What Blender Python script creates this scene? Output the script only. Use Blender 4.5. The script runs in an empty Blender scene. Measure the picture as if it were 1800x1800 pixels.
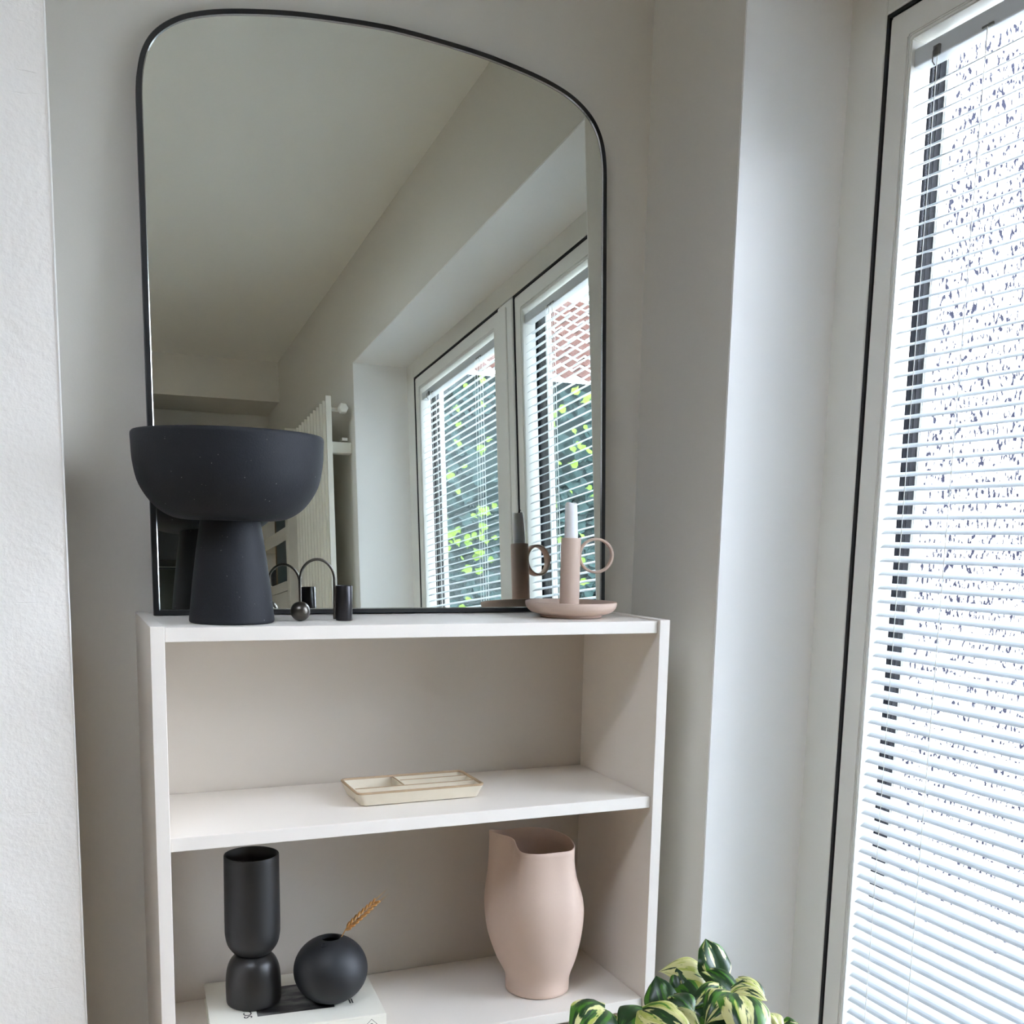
import bpy, bmesh, math, random
from mathutils import Vector, Matrix, noise

random.seed(7)
scene = bpy.context.scene
col = scene.collection
R = math.radians

# ------------------------------------------------------------------ camera
cam_data = bpy.data.cameras.new('camera')
cam_data.sensor_fit = 'HORIZONTAL'
cam_data.sensor_width = 36.0
cam_data.lens = 36.0 * 1845.94 / 1800.0
cam_data.shift_y = (1222.39 - 900.0) / 1800.0      # upper part of a portrait frame
cam_data.clip_start = 0.02
cam = bpy.data.objects.new('camera', cam_data)
col.objects.link(cam)
cr = Vector((0.9188023, -0.3941526, 0.0211214))
cu = Vector((0.0395799, 0.1452402, 0.9886044))
cf = Vector((0.3927286, 0.9074960, -0.1490475))
m = Matrix(((cr.x, cu.x, -cf.x), (cr.y, cu.y, -cf.y), (cr.z, cu.z, -cf.z)))
cam.matrix_world = Matrix.Translation((-0.10858, -1.46075, 1.18740)) @ m.to_4x4()
scene.camera = cam

# ------------------------------------------------------------------ bright overcast sky, exposure
world = bpy.data.worlds.new('sky')
scene.world = world
world.use_nodes = True
bg = world.node_tree.nodes['Background']
bg.inputs['Color'].default_value = (0.77, 0.85, 1.0, 1)
bg.inputs['Strength'].default_value = 6.0
vs = scene.view_settings
vs.view_transform = 'Standard'
vs.look = 'None'
vs.gamma = 1.0
vs.use_curve_mapping = False
vs.exposure = 1.95
scene.cycles.max_bounces = 14
scene.cycles.diffuse_bounces = 8
scene.cycles.transparent_max_bounces = 24
scene.cycles.caustics_reflective = False
scene.cycles.caustics_refractive = False
scene.cycles.sample_clamp_indirect = 6.0

# ------------------------------------------------------------------ helpers
def lin(c):
    c /= 255.0
    return c / 12.92 if c <= 0.04045 else ((c + 0.055) / 1.055) ** 2.4

def rgb(r, g, b):
    return (lin(r), lin(g), lin(b), 1.0)

def nt_of(name):
    mt = bpy.data.materials.new(name)
    mt.use_nodes = True
    nt = mt.node_tree
    return mt, nt, nt.nodes['Principled BSDF']

def mat(name, color, rough=0.6, metal=0.0, vary=0.04, vscale=12.0, bump=0.0, bscale=200.0, bdist=0.001, spec=0.5, detail=4.0, coat=0.0):
    """Principled surface with a faint mottling and, if asked, a fine relief."""
    mt, nt, p = nt_of(name)
    tc = nt.nodes.new('ShaderNodeTexCoord')
    n = nt.nodes.new('ShaderNodeTexNoise')
    n.inputs['Scale'].default_value = vscale
    n.inputs['Detail'].default_value = 5.0
    nt.links.new(tc.outputs['Object'], n.inputs['Vector'])
    mx = nt.nodes.new('ShaderNodeMix'); mx.data_type = 'RGBA'
    c = Vector(color[:3])
    mx.inputs['A'].default_value = (*(c * (1 - vary)), 1)
    mx.inputs['B'].default_value = (*(c * (1 + vary)), 1)
    nt.links.new(n.outputs['Fac'], mx.inputs['Factor'])
    nt.links.new(mx.outputs['Result'], p.inputs['Base Color'])
    p.inputs['Roughness'].default_value = rough
    p.inputs['Metallic'].default_value = metal
    p.inputs['Specular IOR Level'].default_value = spec
    p.inputs['Coat Weight'].default_value = coat
    if bump:
        b = nt.nodes.new('ShaderNodeTexNoise')
        b.inputs['Scale'].default_value = bscale
        b.inputs['Detail'].default_value = detail
        nt.links.new(tc.outputs['Object'], b.inputs['Vector'])
        bp = nt.nodes.new('ShaderNodeBump')
        bp.inputs['Strength'].default_value = bump
        bp.inputs['Distance'].default_value = bdist
        nt.links.new(b.outputs['Fac'], bp.inputs['Height'])
        nt.links.new(bp.outputs['Normal'], p.inputs['Normal'])
    return mt

def link(o, parent=None, name=None):
    col.objects.link(o)
    if parent is not None:
        o.parent = parent
    return o

def obj(name, bm, material, parent=None, smooth=False, angle=None):
    me = bpy.data.meshes.new(name)
    bmesh.ops.recalc_face_normals(bm, faces=bm.faces[:])
    bm.to_mesh(me); bm.free()
    if smooth:
        me.shade_smooth()
        if angle:
            me.set_sharp_from_angle(angle=R(angle))
    if material:
        me.materials.append(material)
    return link(bpy.data.objects.new(name, me), parent)

def thing(name, label, cat, loc=(0, 0, 0), rot=(0, 0, 0), group=None):
    o = bpy.data.objects.new(name, None)
    o.empty_display_size = 0.05
    o.location = loc; o.rotation_euler = rot
    o['label'] = label; o['category'] = cat
    if group: o['group'] = group
    return link(o)

def struct(name, bm, material, smooth=False, label=None):
    o = obj(name, bm, material, None, smooth)
    o['kind'] = 'structure'
    if label: o['label'] = label
    return o

def box(bm, x0, x1, y0, y1, z0, z1, bevel=0.0, seg=2):
    v = [bm.verts.new((x, y, z)) for x in (x0, x1) for y in (y0, y1) for z in (z0, z1)]
    fs = [(0, 1, 3, 2), (4, 6, 7, 5), (0, 4, 5, 1), (2, 3, 7, 6), (0, 2, 6, 4), (1, 5, 7, 3)]
    faces = [bm.faces.new([v[i] for i in f]) for f in fs]
    if bevel > 0:
        ed = list({e for f in faces for e in f.edges})
        bmesh.ops.bevel(bm, geom=ed, offset=bevel, segments=seg, affect='EDGES', profile=0.5)

def bx(*a, **k):
    bm = bmesh.new(); box(bm, *a, **k); return bm

def ring_yz(bm, x0, x1, y0, y1, z0, z1, w, bevel=0.0):
    """Rectangular frame in the YZ plane, profile width w inwards."""
    prof = [(x0, 0), (x1, 0), (x1, w), (x0, w)]
    cs = [(y0, z0, 1, 1), (y1, z0, -1, 1), (y1, z1, -1, -1), (y0, z1, 1, -1)]
    rows = [[bm.verts.new((x, cy + sy * d, cz + sz * d)) for x, d in prof] for cy, cz, sy, sz in cs]
    for i in range(4):
        a, b = rows[i], rows[(i + 1) % 4]
        for j in range(4):
            k = (j + 1) % 4
            bm.faces.new((a[j], a[k], b[k], b[j]))
    if bevel:
        bmesh.ops.recalc_face_normals(bm, faces=bm.faces[:])
        bmesh.ops.bevel(bm, geom=bm.edges[:], offset=bevel, segments=2, affect='EDGES')

def loft(bm, rings, closed=True, cap0=False, cap1=False):
    rows = [[bm.verts.new(p) for p in r] for r in rings]
    n = len(rows[0])
    for a, b in zip(rows, rows[1:]):
        for i in range(n if closed else n - 1):
            k = (i + 1) % n
            bm.faces.new((a[i], a[k], b[k], b[i]))
    if cap0: bm.faces.new(rows[0][::-1])
    if cap1: bm.faces.new(rows[-1])
    return rows

def lathe(bm, prof, n=64, cx=0.0, cy=0.0, cap0=True, cap1=False):
    rings = [[(cx + r * math.cos(2 * math.pi * i / n), cy + r * math.sin(2 * math.pi * i / n), z) for i in range(n)] for r, z in prof]
    return loft(bm, rings, True, cap0, cap1)

def smooth_profile(pts, k=6):
    """Catmull-Rom through profile points."""
    out = []
    P = [pts[0]] + list(pts) + [pts[-1]]
    for i in range(1, len(P) - 2):
        p0, p1, p2, p3 = P[i - 1], P[i], P[i + 1], P[i + 2]
        for j in range(k):
            t = j / k
            out.append(tuple(0.5 * (2 * b + (c - a) * t + (2 * a - 5 * b + 4 * c - d) * t * t + (3 * b - a - 3 * c + d) * t ** 3)
                             for a, b, c, d in zip(p0, p1, p2, p3)))
    out.append(tuple(pts[-1]))
    return out

def tube(bm, pts, r, n=10, cap=True, taper=None):
    pts = [Vector(p) for p in pts]
    rings = []
    t0 = (pts[1] - pts[0]).normalized()
    ref = Vector((0, 0, 1)) if abs(t0.z) < 0.9 else Vector((1, 0, 0))
    nrm = t0.cross(ref).normalized()
    for i, p in enumerate(pts):
        a = pts[max(i - 1, 0)]; b = pts[min(i + 1, len(pts) - 1)]
        t = (b - a).normalized()
        nrm = (nrm - t * nrm.dot(t)).normalized()
        bn = t.cross(nrm)
        rr = r if taper is None else r * (1 + (taper - 1) * i / (len(pts) - 1))
        rings.append([p + (nrm * math.cos(2 * math.pi * j / n) + bn * math.sin(2 * math.pi * j / n)) * rr for j in range(n)])
    loft(bm, rings, True, cap, cap)

def text_mesh(name, body, size, material, parent, matrix, extrude=0.00015):
    cu_ = bpy.data.curves.new(name, 'FONT')
    cu_.body = body; cu_.size = size; cu_.extrude = extrude
    cu_.align_x = 'LEFT'
    tmp = bpy.data.objects.new(name + '_curve', cu_)
    col.objects.link(tmp)
    dg = bpy.context.evaluated_depsgraph_get()
    me = bpy.data.meshes.new_from_object(tmp.evaluated_get(dg))
    col.objects.unlink(tmp)
    bpy.data.objects.remove(tmp)
    me.materials.clear(); me.materials.append(material)
    me.name = name
    o = bpy.data.objects.new(name, me)
    link(o, parent)
    o.matrix_local = matrix
    return o

# ------------------------------------------------------------------ materials
M = {}
M['paint'] = mat('wall_paint', rgb(219, 216, 207), 0.85, vary=0.015, vscale=3, bump=0.15, bscale=260, bdist=0.0006)
M['ceiling'] = mat('ceiling_paint', rgb(238, 238, 232), 0.9, vary=0.015, vscale=2, bump=0.1, bscale=200, bdist=0.0006)
M['reveal'] = mat('reveal_paint', rgb(238, 237, 234), 0.8, vary=0.01, vscale=3)
M['upvc'] = mat('window_plastic', rgb(224, 224, 218), 0.35, vary=0.01)
M['gasket'] = mat('black_rubber', rgb(14, 15, 17), 0.6)
M['spacer'] = mat('dark_glazing_spacer', rgb(14, 15, 20), 0.6, spec=0.05)
M['slat'] = mat('slat_lacquer', rgb(198, 204, 208), 0.32, vary=0.01)
M['cord'] = mat('white_cord', rgb(235, 235, 230), 0.8, bump=0.4, bscale=900, bdist=0.0003)
M['clip'] = mat('grey_clip', rgb(105, 105, 102), 0.4)
M['white_board'] = mat('white_board', rgb(228, 221, 212), 0.42, vary=0.012, vscale=8, bump=0.03, bscale=500, bdist=0.0003)
M['back_board'] = mat('back_board', rgb(204, 196, 185), 0.5, vary=0.012, vscale=6)
M['black_frame'] = mat('black_frame', rgb(17, 18, 20), 0.42)
M['spacer_bar'] = mat('spacer_bar', rgb(30, 31, 39), 0.6, spec=0.05)
M['lip'] = mat('polished_lip', rgb(196, 198, 198), 0.22, metal=0.9)
M['backing'] = mat('mirror_backing', rgb(60, 55, 50), 0.8)
M['bowl'] = mat('charcoal_terracotta', rgb(30, 32, 37), 0.66, vary=0.18, vscale=60, bump=0.35, bscale=420, bdist=0.0008, spec=0.28)
M['black_metal'] = mat('gunmetal', rgb(86, 82, 76), 0.30, metal=0.85, vary=0.05)
M['black_iron'] = mat('black_enamel', rgb(54, 53, 55), 0.28, metal=0.8, vary=0.04)
M['blush'] = mat('blush_stoneware', rgb(203, 180, 164), 0.72, vary=0.05, vscale=30, bump=0.25, bscale=500, bdist=0.0005)
M['wax'] = mat('white_wax', rgb(238, 238, 238), 0.45, vary=0.02, vscale=20, bump=0.2, bscale=60, bdist=0.001)
M['wax'].node_tree.nodes['Principled BSDF'].inputs['Subsurface Weight'].default_value = 0.3
M['wax'].node_tree.nodes['Principled BSDF'].inputs['Subsurface Radius'].default_value = (0.006, 0.005, 0.004)
M['wick'] = mat('burnt_wick', rgb(22, 20, 18), 0.9)
M['tray'] = mat('cream_glaze', rgb(212, 202, 182), 0.35, vary=0.08, vscale=40, bump=0.1, bscale=120, bdist=0.0008)
M['tray_rim'] = mat('bare_clay_rim', rgb(172, 148, 118), 0.6, vary=0.15, vscale=80)
M['vase_black'] = mat('black_ceramic', rgb(27, 27, 28), 0.48, vary=0.06, vscale=25, bump=0.15, bscale=300, bdist=0.0005)
M['vase_gloss'] = mat('black_glazed_ceramic', rgb(32, 30, 29), 0.36, vary=0.08, vscale=25, bump=0.22, bscale=140, bdist=0.0008)
M['vase_matt'] = mat('black_matt_ceramic', rgb(26, 28, 32), 0.55, vary=0.04)
M['vase_pink'] = mat('pink_stoneware', rgb(206, 182, 166), 0.62, vary=0.03, vscale=30, bump=0.18, bscale=420, bdist=0.0004)
M['wheat'] = mat('dry_wheat', rgb(196, 146, 84), 0.7, vary=0.25, vscale=120)
M['awn'] = mat('dry_awn', rgb(206, 172, 120), 0.7, vary=0.2, vscale=120)
M['cover'] = mat('book_cover', rgb(232, 229, 216), 0.5, vary=0.01)
M['paper'] = mat('book_pages', rgb(206, 196, 172), 0.85, vary=0.12, vscale=300)
M['ink'] = mat('black_ink', rgb(16, 16, 17), 0.5)
M['stem'] = mat('plant_stem', rgb(122, 150, 78), 0.5, vary=0.15, vscale=40)
M['planter'] = mat('grey_planter', rgb(150, 146, 138), 0.8, vary=0.06)
M['soil'] = mat('potting_soil', rgb(52, 40, 30), 0.95, vary=0.4, vscale=90, bump=0.8, bscale=90, bdist=0.004)
M['radiator'] = mat('radiator_enamel', rgb(222, 219, 208), 0.35, vary=0.01)
M['cab'] = mat('cabinet_paint', rgb(206, 202, 190), 0.5, vary=0.02)
M['cab_edge'] = mat('brown_edge', rgb(120, 96, 70), 0.6, vary=0.1)
M['dark'] = mat('dark_unit', rgb(16, 18, 21), 0.4, vary=0.05)
M['olive'] = mat('grey_green_sheet', rgb(62, 68, 60), 0.45, vary=0.1)
M['teal'] = mat('dark_teal_board', rgb(66, 78, 80), 0.35, vary=0.05)
M['bead'] = mat('corner_bead', rgb(238, 237, 232), 0.45, vary=0.01)

def flecks(mt, color, scale=330.0, lo=0.80, hi=0.84):
    """tiny pale chips and dust grains in a rough dark surface"""
    nt = mt.node_tree; p = nt.nodes['Principled BSDF']
    src = p.inputs['Base Color'].links[0].from_socket
    tc = nt.nodes.new('ShaderNodeTexCoord')
    n = nt.nodes.new('ShaderNodeTexNoise'); n.inputs['Scale'].default_value = scale; n.inputs['Detail'].default_value = 1.0
    nt.links.new(tc.outputs['Object'], n.inputs['Vector'])
    r = nt.nodes.new('ShaderNodeMapRange'); r.inputs['From Min'].default_value = lo; r.inputs['From Max'].default_value = hi
    nt.links.new(n.outputs['Fac'], r.inputs['Value'])
    mx = nt.nodes.new('ShaderNodeMix'); mx.data_type = 'RGBA'
    nt.links.new(r.outputs['Result'], mx.inputs['Factor']); nt.links.new(src, mx.inputs['A']); mx.inputs['B'].default_value = color
    nt.links.new(mx.outputs['Result'], p.inputs['Base Color'])
flecks(M['bowl'], rgb(120, 120, 122), 260.0, 0.77, 0.82)

def mat_left():
    """trowelled white plaster: fine pimples, a few broad trowel strokes and scratches"""
    mt, nt, p = nt_of('trowelled_plaster')
    p.inputs['Base Color'].default_value = rgb(236, 232, 226)
    p.inputs['Roughness'].default_value = 0.85
    tc = nt.nodes.new('ShaderNodeTexCoord')
    a = nt.nodes.new('ShaderNodeTexNoise'); a.inputs['Scale'].default_value = 170; a.inputs['Detail'].default_value = 3
    b = nt.nodes.new('ShaderNodeTexNoise'); b.inputs['Scale'].default_value = 7; b.inputs['Detail'].default_value = 3
    b.inputs['Distortion'].default_value = 0.8
    mp = nt.nodes.new('ShaderNodeMapping'); mp.inputs['Rotation'].default_value = (0, R(62), 0); mp.inputs['Scale'].default_value = (11, 11, 130)
    s = nt.nodes.new('ShaderNodeTexNoise'); s.inputs['Scale'].default_value = 1.0; s.inputs['Detail'].default_value = 2
    mask = nt.nodes.new('ShaderNodeMapRange'); mask.inputs['From Min'].default_value = 0.73; mask.inputs['From Max'].default_value = 0.77
    for n in (a, b): nt.links.new(tc.outputs['Object'], n.inputs['Vector'])
    nt.links.new(tc.outputs['Object'], mp.inputs['Vector']); nt.links.new(mp.outputs['Vector'], s.inputs['Vector'])
    nt.links.new(s.outputs['Fac'], mask.inputs['Value'])
    m1 = nt.nodes.new('ShaderNodeMath'); m1.operation = 'MULTIPLY'; m1.inputs[1].default_value = 0.10
    nt.links.new(a.outputs['Fac'], m1.inputs[0])
    m2 = nt.nodes.new('ShaderNodeMath'); m2.operation = 'MULTIPLY_ADD'; m2.inputs[1].default_value = 0.9
    nt.links.new(b.outputs['Fac'], m2.inputs[0]); nt.links.new(m1.outputs[0], m2.inputs[2])
    m3 = nt.nodes.new('ShaderNodeMath'); m3.operation = 'MULTIPLY_ADD'; m3.inputs[1].default_value = -0.05
    nt.links.new(mask.outputs['Result'], m3.inputs[0]); nt.links.new(m2.outputs[0], m3.inputs[2])
    bp = nt.nodes.new('ShaderNodeBump'); bp.inputs['Strength'].default_value = 0.8; bp.inputs['Distance'].default_value = 0.010
    nt.links.new(m3.outputs[0], bp.inputs['Height'])
    nt.links.new(bp.outputs['Normal'], p.inputs['Normal'])
    return mt
M['plaster'] = mat_left()

def mat_stucco():
    """white roughcast render"""
    mt, nt, p = nt_of('white_roughcast')
    tc = nt.nodes.new('ShaderNodeTexCoord')
    mp = nt.nodes.new('ShaderNodeMapping'); mp.inputs['Rotation'].default_value = (0, R(35), 0); mp.inputs['Scale'].default_value = (125, 125, 62)
    n = nt.nodes.new('ShaderNodeTexNoise'); n.inputs['Scale'].default_value = 1.0; n.inputs['Detail'].default_value = 2
    nt.links.new(tc.outputs['Object'], mp.inputs['Vector']); nt.links.new(mp.outputs['Vector'], n.inputs['Vector'])
    rp = nt.nodes.new('ShaderNodeMapRange'); rp.inputs['From Min'].default_value = 0.405; rp.inputs['From Max'].default_value = 0.445
    nt.links.new(n.outputs['Fac'], rp.inputs['Value'])
    mx = nt.nodes.new('ShaderNodeMix'); mx.data_type = 'RGBA'          # shade in the roughcast pits, put into the colour
    mx.inputs['A'].default_value = rgb(42, 42, 52); mx.inputs['B'].default_value = rgb(176, 176, 176)
    nt.links.new(rp.outputs['Result'], mx.inputs['Factor'])
    nt.links.new(mx.outputs['Result'], p.inputs['Base Color'])
    p.inputs['Roughness'].default_value = 0.95
    p.inputs['Specular IOR Level'].default_value = 0.0
    bp = nt.nodes.new('ShaderNodeBump'); bp.inputs['Strength'].default_value = 1.0; bp.inputs['Distance'].default_value = 0.006
    nt.links.new(n.outputs['Fac'], bp.inputs['Height']); nt.links.new(bp.outputs['Normal'], p.inputs['Normal'])
    return mt
M['stucco'] = mat_stucco()

def mat_mirror():
    mt, nt, p = nt_of('mirror_silver')
    p.inputs['Base Color'].default_value = (0.86, 0.90, 0.86, 1)
    p.inputs['Metallic'].default_value = 1.0
    p.inputs['Roughness'].default_value = 0.0
    return mt
M['mirror'] = mat_mirror()

def mat_glass():
    mt = bpy.data.materials.new('window_glass'); mt.use_nodes = True
    nt = mt.node_tree; nt.nodes.remove(nt.nodes['Principled BSDF'])
    out = nt.nodes['Material Output']
    tr = nt.nodes.new('ShaderNodeBsdfTransparent'); tr.inputs['Color'].default_value = (0.96, 0.965, 0.965, 1)
    gl = nt.nodes.new('ShaderNodeBsdfGlossy'); gl.inputs['Roughness'].default_value = 0.0
    lw = nt.nodes.new('ShaderNodeLayerWeight'); lw.inputs['Blend'].default_value = 0.5
    pw = nt.nodes.new('ShaderNodeMath'); pw.operation = 'POWER'; pw.inputs[1].default_value = 5.0
    nt.links.new(lw.outputs['Facing'], pw.inputs[0])
    fr = nt.nodes.new('ShaderNodeMath'); fr.operation = 'MULTIPLY_ADD'; fr.inputs[1].default_value = 0.70; fr.inputs[2].default_value = 0.015
    nt.links.new(pw.outputs[0], fr.inputs[0])
    mx = nt.nodes.new('ShaderNodeMixShader')
    nt.links.new(fr.outputs[0], mx.inputs[0]); nt.links.new(tr.outputs[0], mx.inputs[1]); nt.links.new(gl.outputs[0], mx.inputs[2])
    nt.links.new(mx.outputs[0], out.inputs['Surface'])
    return mt
M['glass'] = mat_glass()

def mat_floor():
    mt, nt, p = nt_of('oak_planks')
    tc = nt.nodes.new('ShaderNodeTexCoord')
    mp = nt.nodes.new('ShaderNodeMapping'); mp.inputs['Scale'].default_value = (40, 2.5, 1)
    n = nt.nodes.new('ShaderNodeTexNoise'); n.inputs['Scale'].default_value = 1.0; n.inputs['Detail'].default_value = 6
    nt.links.new(tc.outputs['Object'], mp.inputs['Vector']); nt.links.new(mp.outputs['Vector'], n.inputs['Vector'])
    mx = nt.nodes.new('ShaderNodeMix'); mx.data_type = 'RGBA'
    mx.inputs['A'].default_value = rgb(150, 130, 108); mx.inputs['B'].default_value = rgb(190, 172, 148)
    nt.links.new(n.outputs['Fac'], mx.inputs['Factor']); nt.links.new(mx.outputs['Result'], p.inputs['Base Color'])
    p.inputs['Roughness'].default_value = 0.4
    return mt
M['oak'] = mat_floor()

def mat_photo():
    """black and white photograph printed on the book cover"""
    mt, nt, p = nt_of('cover_photo')
    tc = nt.nodes.new('ShaderNodeTexCoord')
    mp = nt.nodes.new('ShaderNodeMapping'); mp.inputs['Scale'].default_value = (22, 60, 1)
    n = nt.nodes.new('ShaderNodeTexNoise'); n.inputs['Scale'].default_value = 1.0; n.inputs['Detail'].default_value = 6; n.inputs['Distortion'].default_value = 0.6
    nt.links.new(tc.outputs['Object'], mp.inputs['Vector']); nt.links.new(mp.outputs['Vector'], n.inputs['Vector'])
    rp = nt.nodes.new('ShaderNodeValToRGB')
    rp.color_ramp.elements[0].position = 0.42; rp.color_ramp.elements[0].color = rgb(20, 20, 21)
    rp.color_ramp.elements[1].position = 0.68; rp.color_ramp.elements[1].color = rgb(112, 110, 106)
    nt.links.new(n.outputs['Fac'], rp.inputs['Fac']); nt.links.new(rp.outputs['Color'], p.inputs['Base Color'])
    p.inputs['Roughness'].default_value = 0.4
    return mt
M['photo'] = mat_photo()

def mat_leaf():
    """variegated pothos: dark and mid green with cream sectors running along the side veins"""
    mt, nt, p = nt_of('variegated_leaf')
    N = nt.nodes.new; Lk = nt.links.new
    uv = N('ShaderNodeUVMap'); uv.uv_map = 'UVMap'
    sp = N('ShaderNodeSeparateXYZ'); Lk(uv.outputs[0], sp.inputs[0])
    oi = N('ShaderNodeObjectInfo')
    at = N('ShaderNodeAttribute'); at.attribute_type = 'OBJECT'; at.attribute_name = 'cream'
    cu_ = N('ShaderNodeMath'); cu_.operation = 'SUBTRACT'; cu_.inputs[1].default_value = 0.5; Lk(sp.outputs[0], cu_.inputs[0])
    ab = N('ShaderNodeMath'); ab.operation = 'ABSOLUTE'; Lk(cu_.outputs[0], ab.inputs[0])
    vv = N('ShaderNodeMath'); vv.operation = 'MULTIPLY_ADD'; vv.inputs[1].default_value = -0.9; Lk(ab.outputs[0], vv.inputs[0]); Lk(sp.outputs[1], vv.inputs[2])
    rnd = N('ShaderNodeMath'); rnd.operation = 'MULTIPLY'; rnd.inputs[1].default_value = 37.0; Lk(oi.outputs['Random'], rnd.inputs[0])
    def noise_of(su, sv, off, detail):
        c = N('ShaderNodeCombineXYZ')
        a = N('ShaderNodeMath'); a.operation = 'MULTIPLY'; a.inputs[1].default_value = su; Lk(cu_.outputs[0], a.inputs[0])
        b = N('ShaderNodeMath'); b.operation = 'MULTIPLY'; b.inputs[1].default_value = sv; Lk(vv.outputs[0], b.inputs[0])
        d = N('ShaderNodeMath'); d.operation = 'ADD'; d.inputs[1].default_value = off; Lk(rnd.outputs[0], d.inputs[0])
        Lk(a.outputs[0], c.inputs[0]); Lk(b.outputs[0], c.inputs[1]); Lk(d.outputs[0], c.inputs[2])
        n = N('ShaderNodeTexNoise'); n.inputs['Scale'].default_value = 1.0; n.inputs['Detail'].default_value = detail
        Lk(c.outputs[0], n.inputs['Vector'])
        return n.outputs['Fac']
    def thresh(src, lo, hi):
        r = N('ShaderNodeMapRange'); r.inputs['From Min'].default_value = lo; r.inputs['From Max'].default_value = hi
        Lk(src, r.inputs['Value']); return r.outputs['Result']
    n1 = noise_of(4.2, 1.3, 0.0, 3.0)
    ad = N('ShaderNodeMath'); ad.operation = 'ADD'; Lk(n1, ad.inputs[0]); Lk(at.outputs['Fac'], ad.inputs[1])
    m_cream = thresh(ad.outputs[0], 0.525, 0.55)
    m_light = thresh(noise_of(6.0, 1.6, 9.0, 3.0), 0.52, 0.60)
    m_fleck = thresh(noise_of(26.0, 9.0, 17.0, 1.0), 0.68, 0.74)
    def mixc(fac, a, b):
        x = N('ShaderNodeMix'); x.data_type = 'RGBA'
        if fac is not None: Lk(fac, x.inputs['Factor'])
        for s, v in (('A', a), ('B', b)):
            if isinstance(v, tuple): x.inputs[s].default_value = v
            else: Lk(v, x.inputs[s])
        return x.outputs['Result']
    green = mixc(m_light, rgb(30, 60, 27), rgb(70, 122, 36))
    cream = mixc(m_light, rgb(216, 212, 150), rgb(178, 186, 92))
    cream = mixc(m_fleck, cream, rgb(84, 122, 44))
    colr = mixc(m_cream, green, cream)
    Lk(colr, p.inputs['Base Color'])
    p.inputs['Roughness'].default_value = 0.32
    p.inputs['Specular IOR Level'].default_value = 0.5
    out = nt.nodes['Material Output']
    tl = N('ShaderNodeBsdfTranslucent'); Lk(colr, tl.inputs['Color'])
    mx = N('ShaderNodeMixShader'); mx.inputs[0].default_value = 0.22
    Lk(p.outputs[0], mx.inputs[1]); Lk(tl.outputs[0], mx.inputs[2]); Lk(mx.outputs[0], out.inputs['Surface'])
    return mt
M['leaf'] = mat_leaf()
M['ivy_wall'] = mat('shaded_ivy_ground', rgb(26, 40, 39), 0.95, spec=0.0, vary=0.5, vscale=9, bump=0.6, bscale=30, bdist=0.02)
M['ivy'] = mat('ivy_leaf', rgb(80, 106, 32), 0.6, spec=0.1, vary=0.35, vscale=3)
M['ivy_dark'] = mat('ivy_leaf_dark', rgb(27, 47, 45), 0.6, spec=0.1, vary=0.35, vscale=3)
M['roof'] = mat('clay_roof_tiles', rgb(62, 43, 38), 0.95, spec=0.0, vary=0.35, vscale=8)
M['ground'] = mat('garden_paving', rgb(196, 192, 184), 0.9, vary=0.1, vscale=4)

# ------------------------------------------------------------------ room shell
YB = 0.2775          # back wall
XR = 0.886           # right wall
XF = 1.085           # inner face of the window frame
XO = 1.182           # outer face of the house wall
YN, YF = 0.0, -1.81  # ends of the window recess
ZH = 2.045           # top of the recess
ZC = 2.40
YW = -3.45           # far wall
XL = -3.2
struct('floor', bx(XL - 0.2, XO, YW - 0.2, YB + 0.2, -0.12, 0.0), M['oak'])
RX0, RX1, RY0, RY1 = -1.10, -0.08, -1.38, -0.88      # unseen roof light, added to give the shelves soft front light
bm = bmesh.new()
box(bm, XL - 0.2, RX0, YW - 0.2, YB + 0.2, ZC, ZC + 0.15); box(bm, RX1, XO, YW - 0.2, YB + 0.2, ZC, ZC + 0.15)
box(bm, RX0, RX1, YW - 0.2, RY0, ZC, ZC + 0.15); box(bm, RX0, RX1, RY1, YB + 0.2, ZC, ZC + 0.15)
struct('ceiling', bm, M['ceiling'])
bm = bmesh.new()
for a in (RX0, RX1 - 0.05): box(bm, a, a + 0.05, RY0, RY1, ZC + 0.10, ZC + 0.16)
for a in (RY0, RY1 - 0.05): box(bm, RX0 + 0.05, RX1 - 0.05, a, a + 0.05, ZC + 0.10, ZC + 0.16)
struct('added_roof_light', bm, M['upvc'])  # frame around the added ceiling opening
struct('wall_back', bx(-0.30, XO, YB, YB + 0.2, 0, ZC), M['paint'])
bm = bmesh.new()
box(bm, XR, XO, YN, YB, 0, ZC)
box(bm, XR, XO, YW, YF, 0, ZC)
box(bm, XR, XO, YF, YN, ZH, ZC)
struct('wall_right', bm, M['paint'])
struct('trim_3', bx(XR + 0.0005, XF, YN - 0.004, YN + 0.0005, 0, ZH), M['reveal'])
struct('trim_4', bx(XR + 0.0005, XF, YF - 0.0005, YF + 0.004, 0, ZH), M['reveal'])
struct('trim_5', bx(XR + 0.0005, XF, YF, YN, ZH - 0.004, ZH + 0.0005), M['reveal'])
bm = bmesh.new()
box(bm, XL, -0.0965, 0.050, YB + 0.2, 0, ZC)
struct('wall_left', bm, M['plaster'])
struct('trim_1', bx(-0.0978, -0.0954, 0.0487, 0.056, 0, ZC, bevel=0.0006), M['bead'])
# side wall and far wall of the room, with a bulkhead under the ceiling
struct('wall_side', bx(XL - 0.2, XL, YW - 0.2, YB + 0.2, 0, ZC), M['paint'])
struct('wall_far', bx(XL, XO, YW - 0.2, YW, 0, ZC), M['paint'])
struct('trim_2', bx(XL, XR, YW, -3.15, 2.213, ZC), M['paint'])

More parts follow.
